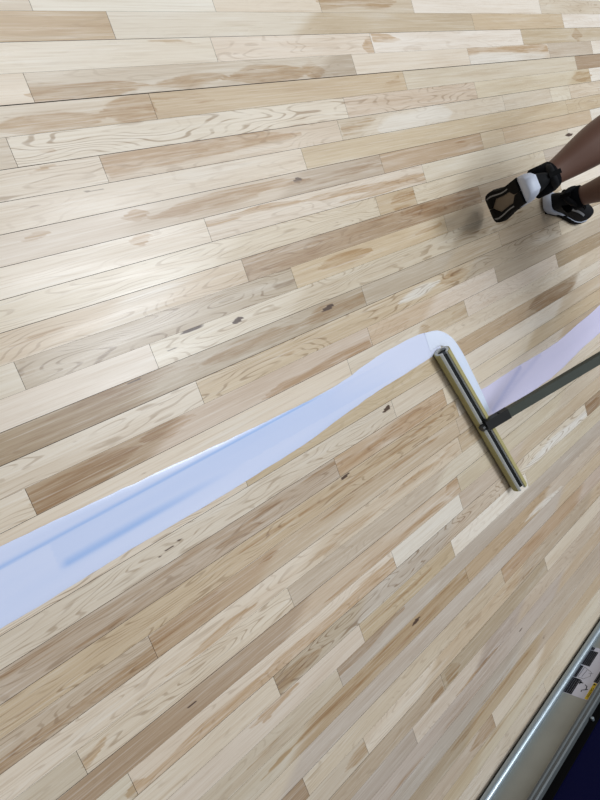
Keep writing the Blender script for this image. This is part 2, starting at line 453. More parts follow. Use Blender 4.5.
def finish_material(name, ca, cb, alpha, rough, bumpd):
    m = bpy.data.materials.new(name); m.use_nodes = True
    nt = m.node_tree; N = nt.nodes; Lk = nt.links.new
    b = N['Principled BSDF']
    geo = N.new('ShaderNodeTexCoord')
    mp = N.new('ShaderNodeMapping'); mp.inputs['Scale'].default_value = (2.2, 26, 1); Lk(geo.outputs['Object'], mp.inputs[0])
    n1 = N.new('ShaderNodeTexNoise'); n1.inputs['Scale'].default_value = 1; n1.inputs['Detail'].default_value = 2; Lk(mp.outputs[0], n1.inputs['Vector'])
    at_ = N.new('ShaderNodeAttribute'); at_.attribute_name = 'thin'
    mx = N.new('ShaderNodeMix'); mx.data_type = 'RGBA'; mx.inputs['A'].default_value = lin(ca); mx.inputs['B'].default_value = lin(cb)
    ad = N.new('ShaderNodeMath'); ad.operation = 'MULTIPLY_ADD'; ad.inputs[1].default_value = .30; ad.use_clamp = True
    Lk(n1.outputs['Fac'], ad.inputs[0]); Lk(at_.outputs['Fac'], ad.inputs[2])
    Lk(ad.outputs[0], mx.inputs['Factor'])
    Lk(mx.outputs['Result'], b.inputs['Base Color'])
    b.inputs['Roughness'].default_value = rough
    b.inputs['Alpha'].default_value = alpha
    n2 = N.new('ShaderNodeTexNoise'); n2.inputs['Scale'].default_value = 14; n2.inputs['Detail'].default_value = 2; Lk(geo.outputs['Object'], n2.inputs['Vector'])
    bp = N.new('ShaderNodeBump'); bp.inputs['Strength'].default_value = .3; bp.inputs['Distance'].default_value = bumpd
    Lk(n2.outputs['Fac'], bp.inputs['Height']); Lk(bp.outputs[0], b.inputs['Normal'])
    return m
m_fin = finish_material('milky_finish', (219, 225, 247), (146, 182, 234), .93, .24, .0010)
m_thin = finish_material('thin_milky_finish', (218, 213, 237), (186, 187, 222), .94, .22, .0015)
m_bead = finish_material('finish_bead', (226, 233, 249), (190, 216, 246), .95, .12, .001)

def pp(lst): return [at(x, y) for x, y in lst]
top = pp([(-60, 575), (0, 546.5), (75, 511), (150, 476), (215, 446), (300, 405), (340, 383), (375, 358), (405, 341), (422, 333.5), (438, 330.5)])
bot = pp([(-60, 665), (0, 629), (47, 601), (97, 570), (150, 538), (215, 500), (300, 447), (340, 418), (375, 393), (405, 374), (425, 361), (441, 351)])
bm = bmesh.new(); sheet(bm, top, bot, 300, 64, 0.0011, .012)
fin = obj('wet_floor_finish', bm, m_fin, smooth=True)
# thinner lines where the pigment has settled over the seams below
ta = fin.data.attributes.new('thin', 'FLOAT', 'POINT')
THIN = [(16, -60, 330, 2.6, .62), (17, 58, 250, 6.0, .62)]
vals = []
for v in fin.data.vertices:
    t = 0.0
    for (k, xa, xb, wmm, s) in THIN:
        ua, ub = row_x_to_u(k, xa, 0), row_x_to_u(k, xb, 0)
        vv = V0 + W*k
        d = (vv - (-v.co.y))          # >0: above the seam in the photo
        e = min(max((v.co.x-ua)/.02, 0), 1)*min(max((ub-v.co.x)/(.30 if k == 17 else .10), 0), 1)
        g = math.exp(-(d/(wmm*.001))**2) if d < 0 else math.exp(-(d/(wmm*.0022))**2)
        t = max(t, s*e*g)
    # the far board end: a slightly thinner coat beyond the joint
    if V0 + W*16 < -v.co.y < V0 + W*17 and v.co.x > row_x_to_u(16, 54): t = max(t, .12)
    t -= .30*min(max((v.co.x - row_x_to_u(16, 330))/.35, 0), 1)
    vals.append(t)
ta.data.foreach_set('value', vals)
fin['label'] = 'wide bluish white strip of wet floor finish poured along the boards on the left'; fin['category'] = 'floor finish'
# ridge of finish pushed up along the far side of the applicator
ridge_out = pp([(424, 333), (438, 330.5), (450, 336.5), (457, 345), (463, 355), (472.5, 374), (481.5, 392), (489, 409)])
ridge_in = pp([(430, 352), (440, 346), (446, 350), (452, 360), (459, 371), (468, 388), (478, 405), (486, 416)])
bm = bmesh.new()
T = resample(catmull(ridge_out), 90); B = resample(catmull(ridge_in), 90); g = []
for i in range(90):
    s = i/89
    hh = 0.0075*min(1, s*4+.02)*min(1, (1-s)*3+.15)
    row = []
    for j in range(13):
        a = math.pi*j/12; t = .5-.5*math.cos(a)
        p = T[i].lerp(B[i], t); row.append(bm.verts.new((p.x, p.y, .0005 + .0015 + hh*math.sin(a)**.8 if 0 < j < 12 else .0006)))
    g.append(row)
for i in range(89):
    for j in range(12): bm.faces.new((g[i][j], g[i+1][j], g[i+1][j+1], g[i][j+1]))
bead = obj('bead', bm, m_bead, fin, smooth=True)
bead['label'] = 'raised bright bead of finish along the applicator'
t2 = bead.data.attributes.new('thin', 'FLOAT', 'POINT')
t2.data.foreach_set('value', [min(.05, -.3 + .35*(i//13)/40) for i in range(len(bead.data.vertices))])
# thin trail on the right
top2 = pp([(478, 391), (490, 384.5), (518, 366), (540, 353), (558, 341), (580, 322), (600, 305), (660, 250)])
bot2 = pp([(488, 416), (497, 412), (512, 403), (530, 393), (558, 372), (583.7, 346.7), (600, 332.7), (660, 280)])
bm = bmesh.new(); sheet(bm, top2, bot2, 140, 26, 0.0008)
tr = obj('finish_trail', bm, m_thin, smooth=True)
tr.data.attributes.new('thin', 'FLOAT', 'POINT')
vals = []
for v in tr.data.vertices:
    p = v.co
    t = 0
    # two squeegee marks fanning out from the corner at the applicator
    o = at(492, 412)
    for ex, ey, s in ((521, 366, .8), (540, 354, .4)):
        q = at(ex, ey); d = (q-o); L = d.length; d.normalize()
        r = Vector((p.x-o.x, p.y-o.y, 0)); al = r.dot(d); pe = (r - d*al).length
        if 0 < al < L: t = max(t, s*math.exp(-(pe/.010)**2))
    vals.append(t)
tr.data.attributes['thin'].data.foreach_set('value', vals)
tr['label'] = 'narrow lavender trail of thin floor finish between applicator and right photo edge'; tr['category'] = 'floor finish'

# ------------------------------------------------------------------ T-bar applicator
m_pad = mat('olive_pad', (162, 153, 104), .85, nscale=160, namt=.18, bump=.5)
m_back = mat('pad_backing', (196, 198, 196), .5, nscale=60, namt=.08)
m_core = mat('dark_steel', (48, 50, 50), .38, metal=.7, nscale=30, namt=.15)
m_pole = mat('grey_green_pole', (66, 71, 64), .45, nscale=22, namt=.14, stretch=(1, 1, 1))
m_brk = mat('black_bracket', (26, 27, 27), .5, nscale=30, namt=.2)
Abar = Vector((1.465, -0.380, 0.028)); Bbar = Vector((1.667, -0.958, 0.028))
bd = (Bbar-Abar).normalized(); ex = Vector((-bd.y, bd.x, 0)); ez = Vector((0, 0, 1))
if ex.x < 0: ex = -ex
tb = thing('floor_finish_applicator', 'olive padded T-bar applicator with grey pole lying across the wet finish strip', 'applicator', ((Abar.x+Bbar.x)/2, (Abar.y+Bbar.y)/2, 0))
R_o, R_m, R_i = .0270, .0235, .0165
tilt = math.radians(31)          # the slot leans towards the near side
def arc(r, a0, a1, n):
    return [(r*math.sin(a), r*math.cos(a)) for a in [a0+(a1-a0)*i/n for i in range(n+1)]]
half = .34
a0, a1 = -tilt + half, -tilt + 2*math.pi - half
def cprof(ro, ri, d0=0, d1=0):
    return arc(ro, a0+d0, a1-d1, 32) + arc(ri, a1-d1, a0+d0, 32)
lo_ = tb.location
def bar_part(name, prof, m, A, B, smooth=False):
    bm = bmesh.new(); extrude_profile(bm, prof, A-lo_, B-lo_, ex, ez)
    return obj(name, bm, m, tb)
pad = bar_part('pad', cprof(R_o, R_m, .06, .40), m_pad, Abar, Bbar)
bk = bar_part('pad_backing', arc(R_m, a0, a1-.40, 28) + arc(R_m+.0022, a1-.385, a1-.02, 6) + arc(R_i, a1, a0, 32), m_back, Abar - bd*.0015, Bbar + bd*.0015)
core = bar_part('core_bar', arc(R_i-.0005, 0, 2*math.pi*(1-1/24), 23), m_core, Abar + bd*.006, Bbar - bd*.006)
# pole, 36 degrees up towards the walker's hand
P0 = Vector((1.553, -0.672, 0.052)); pd = Vector((.332, .091, .25)).normalized()
mid = P0 + pd*.0
side = pd.cross(Vector((0, 0, 1))).normalized(); nrm = side.cross(pd).normalized()
def pole_box(name, m, s0, s1, w, h, bev=.002):
    bm = bmesh.new()
    prof = [(-w, -h+bev), (-w+bev, -h), (w-bev, -h), (w, -h+bev), (w, h-bev), (w-bev, h), (-w+bev, h), (-w, h-bev)]
    extrude_profile(bm, prof, P0 + pd*s0 - lo_, P0 + pd*s1 - lo_, side, nrm)
    return obj(name, bm, m, tb)
pole = pole_box('pole', m_pole, .045, 1.55, .0165, .011)
brk = pole_box('bracket', m_brk, -.004, .080, .0180, .0125)
bm = bmesh.new(); sweep(bm, [P0 + pd*.05 + side*.0205 - lo_, P0 + pd*.05 - side*.0205 - lo_], .004, 8); obj('bolt', bm, m_core, brk)
bm = bmesh.new(); sweep(bm, [P0 - ex*.02 - Vector((0,0,.012)) - lo_, P0 + ex*.02 - Vector((0,0,.004)) - lo_], .012, 10); obj('swivel', bm, m_brk, brk)
bm = bmesh.new(); sweep(bm, [P0 + pd*1.30 - lo_, P0 + pd*1.56 - lo_], [.0245, .0245], 14); obj('grip', bm, m_brk, tb)

# ------------------------------------------------------------------ steel frame at the floor's near edge
m_rail = mat('galvanized_steel', (152, 153, 146), .5, metal=.3, nscale=14, namt=.10, stretch=(1, 1, 1))
m_flange = mat('bright_steel', (160, 172, 180), .36, metal=.7, nscale=30, namt=.06)
m_lip = mat('grey_steel', (88, 93, 95), .55, metal=.3, nscale=20, namt=.1)
m_navy = mat('navy_panel', (2, 5, 46), .6, spec=.08, nscale=8, namt=.15)
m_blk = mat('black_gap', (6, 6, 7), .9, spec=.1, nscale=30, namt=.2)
RA = at(473.75+1, 800); RB = at(600+1, 613.75)
rd = (RB-RA).normalized(); RA = RA - rd*1.2; RB = RB + rd*1.6
out = Vector((-rd.y, rd.x, 0)).normalized()      # towards the photographer
if out.y < 0: out = -out
fr = thing('equipment_frame', 'grey steel base frame under a navy panel at the lower right edge of the wood', 'equipment frame', ((RA.x+RB.x)/2, (RA.y+RB.y)/2, 0))
lo2 = fr.location
def rail(name, prof, m, parent=fr):
    bm = bmesh.new(); extrude_profile(bm, prof, RA-lo2, RB-lo2, out, Vector((0, 0, 1)))
    return obj(name, bm, m, parent)
# e = towards the photographer, z = up.  web face at e = -0.02
web = rail('web', [(-.020, .020), (-.020, .140), (-.026, .140), (-.026, .020)], m_rail)
fl_ = [(-.026, .010)]
fl_ += [(-.008 + .0145*math.sin(a), .0245 + .0145*math.cos(a)) for a in [math.pi*(1 - i/12) for i in range(13)]]
fl_ += [(-.020, .034), (-.026, .034)]
flange = rail('bottom_flange', fl_, m_flange)
lipp = [(-.026, .136), (-.006, .134), (-.002, .137), (-.002, .143), (-.005, .147), (-.005, .156), (-.009, .160), (-.026, .160)]
lip = rail('top_lip', lipp, m_lip)
gap_shade = rail('gap_shade_strip', [(-.050, .0005), (-.014, .0005), (-.014, .010), (-.050, .010)], m_blk)  # black strip under the flange, painting the shade of the floor gap
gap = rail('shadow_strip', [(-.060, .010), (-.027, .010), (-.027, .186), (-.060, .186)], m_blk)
nv = rail('side_panel', [(-.500, .176), (-.034, .176), (-.030, .180), (-.030, .90), (-.034, .905), (-.500, .905)], m_navy)
nv['label'] = 'dark navy side panel'
# bolt in the gap
bp_ = aty(593.5, 713.5, RA.y*.5+RB.y*.5)
bx_t = (bp_.x - RA.x)/(RB.x-RA.x); bpos = RA.lerp(RB, bx_t) + Vector((0, 0, .170))
bm = bmesh.new(); sweep(bm, [bpos - out*.027 - lo2, bpos - out*.018 - lo2, bpos - out*.016 - lo2], [.0065, .0065, .003], 6); obj('bolt', bm, m_flange, fr)
# warning label on the web
def on_web(x, y):
    # photo point on the web plane, as (distance along rail from RA, height)
    r = ray(x, y); n = np.array([out.x, out.y, 0]); q = RA - out*.020
    t = ((q.x*n[0] + q.y*n[1])) / (r @ n)
    P = Vector((r[0]*t, r[1]*t, H + r[2]*t))
    return (P - RA).dot(rd), P.z
def plate(name, s0, s1, z0, z1, e, m, parent):
    bm = bmesh.new()
    def P(s, z, ee): return RA + rd*s + out*ee + Vector((0, 0, z)) - lo2
    vs = [bm.verts.new(P(s, z, ee)) for ee in (e, e+.0004) for s, z in ((s0, z0), (s1, z0), (s1, z1), (s0, z1))]
    for f in ((0,1,2,3),(4,5,6,7),(0,1,5,4),(1,2,6,5),(2,3,7,6),(3,0,4,7)): bm.faces.new([vs[i] for i in f])
    return obj(name, bm, m, parent)
m_lab = mat('label_white', (190, 189, 200), .4, nscale=30, namt=.03)
m_txt = mat('label_black', (9, 9, 12), .7, spec=.15, nscale=30, namt=.1)
m_wht = mat('label_print', (96, 96, 106), .5, nscale=30, namt=.05)
m_yel = mat('label_yellow', (214, 184, 20), .45, nscale=30, namt=.04)
m_red = mat('label_orange', (190, 70, 30), .45, nscale=30, namt=.04)
ls0, lz0 = on_web(563, 688); ls1, lz1 = on_web(590, 702)
sL = 1.748                        # low-x end of the sticker
0 and print('label', ls0, lz0, ls1, lz1, [on_web(*q) for q in ((590,648),(600,650),(594,684),(584,699),(600,672))])
LW = .262; zb, zt = .026, .126
lab = plate('warning_label', sL, sL+LW, zb, zt, -.0199, m_lab, fr)
lab['label'] = 'white warning label with black text panels and yellow header'
e1 = -.0194
def pl(name, a, b, c, d, m, par=None, ee=e1): return plate(name, sL+a, sL+b, zb+c, zb+d, ee, m, par or lab)
hdr = pl('caution_header', .003, .088, .0865, .0985, m_yel)
def panel(a, b, c, d, rows):
    p = pl('text_panel', a, b, c, d, m_txt)
    bm = bmesh.new()
    for i in range(rows):
        z0 = c + (d-c)*(i+.3)/rows; z1 = z0 + (d-c)/rows*.28
        x = a+.003
        while x < b-.006:
            w = random.uniform(.004, .011); w = min(w, b-.003-x)
            s0, s1 = sL+x, sL+x+w
            vs = [bm.verts.new(RA + rd*s + out*(e1+.0006) + Vector((0,0,zb+z)) - lo2) for s, z in ((s0,z0),(s1,z0),(s1,z1),(s0,z1))]
            bm.faces.new(vs); x += w+.0022
    obj('text_lines', bm, m_wht, None).parent = p if False else lab
    return p
panel(.002, .083, .001, .039, 5)
panel(.086, .151, .007, .020, 2)
panel(.157, .240, .007, .040, 5)
panel(.091, .150, .083, .0985, 2)
panel(.243, .260, .001, .020, 2)
# pictograms: outlined person falling and a tilted machine
def lines(name, segs, w, m):
    bm = bmesh.new()
    for (x0, z0, x1, z1) in segs:
        a = Vector((x0, z0)); b = Vector((x1, z1)); d = (b-a).normalized(); q = Vector((-d.y, d.x))*w
        vs = [bm.verts.new(RA + rd*(sL+p.x) + out*(e1+.0003) + Vector((0,0,zb+p.y)) - lo2) for p in (a+q, b+q, b-q, a-q)]
        bm.faces.new(vs)
    return obj(name, bm, m, lab)
lines('pictogram', [(.090,.024,.090,.046),(.090,.046,.112,.062),(.112,.062,.132,.058),(.132,.058,.148,.026),(.090,.024,.148,.026),(.096,.036,.138,.040),(.128,.066,.124,.050)], .0006, m_txt)
lines('pictogram', [(.036,.062,.044,.074),(.044,.074,.060,.072),(.044,.074,.050,.080),(.060,.072,.066,.062),(.036,.062,.028,.064)], .0016, m_txt)
lines('pictogram', [(.064,.042,.074,.048),(.068,.038,.070,.054),(.060,.044,.080,.042)], .002, m_txt)
# header words
def text_on(label_obj, s, z, size, body, m, name):
    cu = bpy.data.curves.new(name, 'FONT'); cu.body = body; cu.size = size; cu.align_x = 'CENTER'; cu.align_y = 'CENTER'
    tmp = bpy.data.objects.new(name, cu); COL.objects.link(tmp)
    dg = bpy.context.evaluated_depsgraph_get(); me_ = bpy.data.meshes.new_from_object(tmp.evaluated_get(dg))
    bpy.data.objects.remove(tmp)
    o = bpy.data.objects.new(name, me_); COL.objects.link(o); me_.materials.append(m)
    # text x runs along -rd (reads from the front), text y is up
    Mx = Matrix(((-rd.x, 0, out.x), (-rd.y, 0, out.y), (0, 1, 0))).to_4x4()
    pos = RA + rd*s + out*(e1+.0007) + Vector((0, 0, z)) - lo2
    me_.transform(Matrix.Translation(pos) @ Mx)
    o.parent = label_obj
    return o
text_on(lab, sL+.038, zb+.0925, .0112, 'CAUTION', m_txt, 'caution_text')
bm = bmesh.new()
vs = [bm.verts.new(RA + rd*(sL+x) + out*(e1+.0007) + Vector((0,0,zb+z)) - lo2) for x, z in ((.074,.0880),(.085,.0880),(.0795,.0972))]
bm.faces.new(vs); obj('alert_triangle', bm, m_txt, lab)

# ------------------------------------------------------------------ the walker
m_skin = mat('brown_skin', (98, 68, 55), .5, nscale=9, namt=.10)
m_shoe = mat('black_knit', (9, 10, 14), .75, spec=.2, nscale=120, namt=.35, bump=.3)
m_out = mat('black_rubber', (5, 5, 6), .8, spec=.1, nscale=60, namt=.2)
m_mid = mat('white_foam', (182, 188, 202), .55, nscale=40, namt=.04)
m_tan = mat('tan_rubber', (104, 92, 78), .6, nscale=40, namt=.08)
m_strp = mat('grey_overlay', (120, 122, 126), .5, nscale=40, namt=.08)
m_sock = mat('black_sock', (8, 9, 13), .9, spec=.1, nscale=90, namt=.3)
m_short = mat('grey_shorts', (112, 114, 120), .85, nscale=40, namt=.15)
m_shirt = mat('pale_shirt', (186, 188, 194), .85, nscale=30, namt=.12)
m_hair = mat('dark_hair', (20, 16, 14), .8, nscale=90, namt=.3)
m_eye = mat('eye_white', (225, 222, 215), .3, nscale=10, namt=.02)
m_iris = mat('eye_dark', (30, 22, 18), .3, nscale=10, namt=.02)
m_lips = mat('lips', (112, 66, 58), .5, nscale=10, namt=.05)

person = thing('person', 'person walking away in black running shoes, seen from the shins down, pulling the applicator', 'person', (2.25, -.06, 0))
po = person.location
hip_c = Vector((2.32, -.03, .95))
# feet: heel-bottom point, direction heel -> toe, sole up direction
SH = []
fR_heel = Vector((2.322, -.062, .0)); fR_dir = Vector((.942, -.335, 0)).normalized(); fR_up = Vector((0, 0, 1))
toeL = Vector((1.905, -.022, .014)); fL_heel = Vector((1.707, .012, .285))
fL_dir = (toeL-fL_heel).normalized()
fL_up = Vector((.80, .10, .58)); fL_up = (fL_up - fL_dir*fL_up.dot(fL_dir)).normalized()
LEN = .328
def shoe_frame(heel, d, up):
    y = up.cross(d).normalized()
    return Matrix(((d.x, y.x, up.x, heel.x-po.x), (d.y, y.y, up.y, heel.y-po.y), (d.z, y.z, up.z, heel.z-po.z), (0, 0, 0, 1)))
def halfw(t):      # half width of the sole along its length 0..1
    pts = [(0, .018), (.03, .027), (.10, .034), (.25, .035), (.42, .034), (.58, .042), (.72, .047), (.84, .043), (.93, .032), (.98, .018), (1.0, .008)]
    for (a, u), (b, v) in zip(pts, pts[1:]):
        if a <= t <= b:
            s = (t-a)/(b-a); return (u + (v-u)*s)*1.08
    return .01
def spring(t):     # toe spring
    return .020*max(0, (t-.72)/.28)**2 + .006*max(0, (.1-t)/.1)**2
TS = [0, .012, .03, .06, .1, .16, .22, .3, .38, .46, .54, .62, .7, .77, .84, .89, .93, .96, .985, 1.0]
def slab(z0f, z1f, infl=0.0, ts=TS, squeeze=1.0):
    bm = bmesh.new(); rings = []
    for t in ts:
        x = t*LEN; w = halfw(t)*squeeze + infl; c = .006*math.sin(math.pi*t)*-1
        z0 = z0f(t) + spring(t); z1 = z1f(t) + spring(t)
        rg = []
        b = min(.004, (z1-z0)*.3)
        for (yy, zz) in ((-w+b, z0), (w-b, z0), (w, z0+b), (w+.001, z1-b), (w-b*.6, z1), (-w+b*.6, z1), (-w-.001, z1-b), (-w, z0+b)):
            rg.append(bm.verts.new((x, yy+c, zz)))
        rings.append(rg)
    for a, b_ in zip(rings, rings[1:]):
        for k in range(8): bm.faces.new((a[k], a[(k+1) % 8], b_[(k+1) % 8], b_[k]))
    bm.faces.new(rings[0]); bm.faces.new(rings[-1])
    return bm
def make_shoe(heel, d, up, mirror):
    M = shoe_frame(heel, d, up)
    def fin_(name, bm, m, par, smooth=True):
        if mirror: bmesh.ops.scale(bm, vec=(1, -1, 1), verts=bm.verts)
        bm.transform(M); return obj(name, bm, m, par, smooth)
    # upper: lofted dome from toe to collar
    bm = bmesh.new(); rings = []
    top = [(0, .062), (.03, .078), (.10, .090), (.2, .094), (.30, .092), (.38, .086), (.48, .074), (.6, .062), (.72, .052), (.82, .045), (.90, .038), (.95, .032), (.985, .022), (1.0, .012)]
    def tz(t):
        for (a, u), (b, v) in zip(top, top[1:]):
            if a <= t <= b: return u + (v-u)*(t-a)/(b-a)
        return .02
    zb_ = .016
    for t in TS:
        x = .005 + t*(LEN-.007); w = halfw(t)*.97; h = tz(t) + .018; c = -.006*math.sin(math.pi*t); sp = spring(t)
        rg = []
        for k in range(13):
            a = math.pi*k/12
            sx = math.cos(a); sz = math.sin(a)**.75
            narrow = 1 - .28*sz if t < .42 else 1 - .12*sz
            rg.append(bm.verts.new((x, sx*w*narrow + c, zb_ + sp + (h-zb_)*sz)))
        rings.append(rg)
    for a, b_ in zip(rings, rings[1:]):
        for k in range(12): bm.faces.new((a[k], a[k+1], b_[k+1], b_[k]))
        bm.faces.new((a[0], b_[0], b_[12], a[12]))
    bm.faces.new(rings[0]); bm.faces.new(rings[-1])
    up_ = fin_('shoe', bm, m_shoe, person)
    # midsole, taller and white at the heel
    ms = fin_('midsole', slab(lambda t: .006, lambda t: .040 - .018*min(1, t*2.2), .0025), m_mid, up_)
    ts2 = [t for t in TS if t >= .3]
    fin_('sidewall', slab(lambda t: .0055, lambda t: .0235 - .003*t, .0035, ts=ts2), m_out, up_)
    # outsole: black rim pods round a tan hollow
    ou = fin_('outsole', slab(lambda t: .002, lambda t: .0075, .001, ts=[t for t in TS if t >= .12]), m_tan, up_)
    for sgn in (-1, 1):
        bm = bmesh.new(); rr = []
        for t in [t for t in TS if .08 <= t <= .97]:
            w = halfw(t); x = t*LEN; c = -.006*math.sin(math.pi*t); sp = spring(t)
            inn = max(.0008, w*.50 if .27 < t < .67 else w*max(.01, .50-max((t-.67)*9, (.27-t)*9)))
            rg = []
            for yy, zz in ((sgn*inn, .004), (sgn*inn, -.001), (sgn*(w+.001), -.001), (sgn*(w+.003), .004), (sgn*(w+.003), .008), (sgn*inn, .008)):
                rg.append(bm.verts.new((x, yy+c, zz+sp)))
            rr.append(rg)
        for a, b_ in zip(rr, rr[1:]):
            for k in range(6): bm.faces.new((a[k], a[(k+1) % 6], b_[(k+1) % 6], b_[k]))
        bm.faces.new(rr[0]); bm.faces.new(rr[-1])
        fin_('tread', bm, m_out, ou, False)
        # thin grey line in each tread
        bm = bmesh.new(); pr = []
        for t in [t for t in TS if .28 <= t <= .84]:
            w = halfw(t); c = -.006*math.sin(math.pi*t); sp = spring(t)
            y0, y1 = sgn*(w*.70), sgn*(w*.80)
            pr.append([bm.verts.new((t*LEN, y0+c, sp-.0016)), bm.verts.new((t*LEN, y1+c, sp-.0016))])
        for a, b_ in zip(pr, pr[1:]): bm.faces.new((a[0], a[1], b_[1], b_[0]))
        fin_('tread_groove', bm, m_strp, ou, False)
        # grey overlay swoop on the side of the upper
        bm = bmesh.new(); pr = []
        for i in range(15):
            t = .30 + .42*i/14; w = halfw(t)*.97; c = -.006*math.sin(math.pi*t); h = tz(t)+.018
            ang = .30 + .45*math.sin(math.pi*i/14*.55)
            pr.append([])
            for da in (-.09, .09):
                a = ang+da; sz = math.sin(a)**.75; nr = 1-.28*sz if t < .42 else 1-.12*sz
                pr[-1].append(bm.verts.new((t*LEN, sgn*(math.cos(a)*w*nr+.0022)+c, zb_+spring(t)+(h-zb_)*sz+.001)))
        for a, b_ in zip(pr, pr[1:]): bm.faces.new((a[0], a[1], b_[1], b_[0]))
        fin_('side_stripe', bm, m_strp, up_, True)
    # laces
    for i in range(5):
        t = .40 + .055*i; bm = bmesh.new(); pts = []
        h = tz(t)+.018
        for k in range(7):
            a = math.pi*(.34 + .32*k/6); sz = math.sin(a)**.75
            pts.append((t*LEN + (.004 if k % 2 else 0), math.cos(a)*halfw(t)*.88 - .006*math.sin(math.pi*t), zb_ + spring(t) + (h-zb_)*sz + .0025))
        sweep(bm, pts, .0022, 6); fin_('lace', bm, m_out, up_)
    # padded collar and pull tab
    bm = bmesh.new(); n = 24; rings = []
    cx, cz = .070, .108
    for i in range(n):
        a = 2*math.pi*i/n
        p = Vector((cx + .058*math.cos(a), .031*math.sin(a) - .002, cz + .004*math.cos(a) - .008*math.cos(2*a)))
        o_ = Vector((math.cos(a), math.sin(a), 0))
        rings.append([bm.verts.new(p + o_*.011*math.cos(b) + Vector((0, 0, .012*math.sin(b)))) for b in [2*math.pi*k/8 for k in range(8)]])
    for i in range(n):
        a, b_ = rings[i], rings[(i+1) % n]
        for k in range(8): bm.faces.new((a[k], a[(k+1) % 8], b_[(k+1) % 8], b_[k]))
    fin_('collar', bm, m_shoe, up_)
    bm = bmesh.new(); box(bm, (.000, -.007, .082), (.006, .007, .120)); fin_('pull_tab', bm, m_out, up_, False)
    return M, up_
ML, shoeL = make_shoe(fL_heel, fL_dir, fL_up, False)
MR, shoeR = make_shoe(fR_heel, fR_dir, fR_up, True)
shoeL['label'] = 'black shoe on its toe, sole and white heel turned to the viewer'
shoeR['label'] = 'black shoe flat on the floor with a white heel'

ankL = ML @ Vector((.072, 0, .10)) + po; ankR = MR @ Vector((.072, 0, .10)) + po
shL = Vector((.80, .24, .55)).normalized()
kneeL = ankL + shL*.40; kneeR = Vector((2.455, -.075, .52))
hipL = Vector((2.33, .075, .93)); hipR = Vector((2.36, -.115, .93))
pel = Vector((2.33, -.02, .98))
fwd = Vector((.96, -.28, 0)).normalized(); lat = Vector((-fwd.y, fwd.x, 0))    # lat = walker's left
lean = .10
def tor(z, f=0, l=0):   # torso point
    return pel + Vector((0, 0, z)) + fwd*(lean*z*1.1 + f) + lat*l
chest = tor(.40); neck = tor(.56, .01); head = tor(.70, .04)
shoL = tor(.48, 0, .19); shoR = tor(.48, 0, -.19)
hand_on = P0 + pd*1.42
handR = hand_on + Vector((-.005, .02, .022)); elbR = (shoR + handR)*.5 + Vector((-.14, -.07, -.03))
elbL = shoL + Vector((0, 0, -.28)) + lat*.06 - fwd*.04; handL = elbL + Vector((0, 0, -.20)) + fwd*.14
def rotz(v): return v
# one continuous skinned figure
V, E, R = [], [], []
def add(p, r, par=None):
    V.append(Vector(p) - po); R.append(r); i = len(V)-1
    if par is not None: E.append((par, i))
    return i
root = add(pel, .125)
w1 = add(tor(.14), .115, root); w2 = add(tor(.28), .125, w1); w3 = add(tor(.42), .125, w2)
nk = add(tor(.535, .005), .060, w3); nk2 = add(tor(.60, .02), .056, nk)
h1 = add(tor(.66, .045), .076, nk2); h2 = add(tor(.73, .045), .088, h1); h3 = add(tor(.80, .03), .076, h2)
def limb(par, pts):
    for p, r in pts: par = add(p, r, par)
    return par
def lerp(a, b, t): return a + (b-a)*t
for side_, hp, kn, an, MS in ((1, hipL, kneeL, ankL, ML), (-1, hipR, kneeR, ankR, MR)):
    i = limb(root, [(hp - Vector((0, 0, .03)), .092), (lerp(hp, kn, .35), .082), (lerp(hp, kn, .75), .064), (kn, .058)])
    back = -fwd*.012
    i = limb(i, [(lerp(kn, an, .18)+back, .066), (lerp(kn, an, .36)+back*1.4, .072), (lerp(kn, an, .58)+back, .064), (lerp(kn, an, .80), .047), (lerp(kn, an, .93), .038), (an, .037)])
    limb(i, [(MS @ Vector((.078, 0, .075)) + po, .020)])
for sh, el, hd in ((shoL, elbL, handL), (shoR, elbR, handR)):
    i = limb(w3, [(sh, .058), (lerp(sh, el, .4), .050), (lerp(sh, el, .85), .040), (el, .040)])
    limb(i, [(lerp(el, hd, .3), .042), (lerp(el, hd, .75), .030), (hd - (hd-el).normalized()*.07, .026)])
me = bpy.data.meshes.new('body'); me.from_pydata([tuple(v) for v in V], E, [])
tmp = bpy.data.objects.new('body_tmp', me); COL.objects.link(tmp)
md = tmp.modifiers.new('Skin', 'SKIN'); md.use_smooth_shade = True; md.branch_smoothing = .4
sl = me.skin_vertices[0].data if me.skin_vertices else None
if sl is None:
    bpy.context.view_layer.objects.active = tmp
    bpy.context.view_layer.update()
    sl = me.skin_vertices[0].data
for i, r in enumerate(R):
    sl[i].radius = (r, r*1.0); sl[i].use_root = (i == 0)
sd = tmp.modifiers.new('Sub', 'SUBSURF'); sd.levels = 2; sd.render_levels = 2
bpy.context.view_layer.update()
dg = bpy.context.evaluated_depsgraph_get()
bme = bpy.data.meshes.new_from_object(tmp.evaluated_get(dg)); bme.name = 'body'
bpy.data.objects.remove(tmp)
bm = bmesh.new(); bm.from_mesh(bme)
# hands: palm, four fingers, thumb; the right one closed on the pole
def blob(bm, c, rx, ry, rz, Mr, seg=14):
    M4 = Matrix.Translation(c) @ Mr.to_4x4() @ Matrix.Diagonal((rx, ry, rz, 1))
    bmesh.ops.create_uvsphere(bm, u_segments=seg, v_segments=seg//2+2, radius=1, matrix=M4)
def frame(x, z):
    x = x.normalized(); y = z.cross(x).normalized(); z = x.cross(y)
    return Matrix((x, y, z)).transposed()
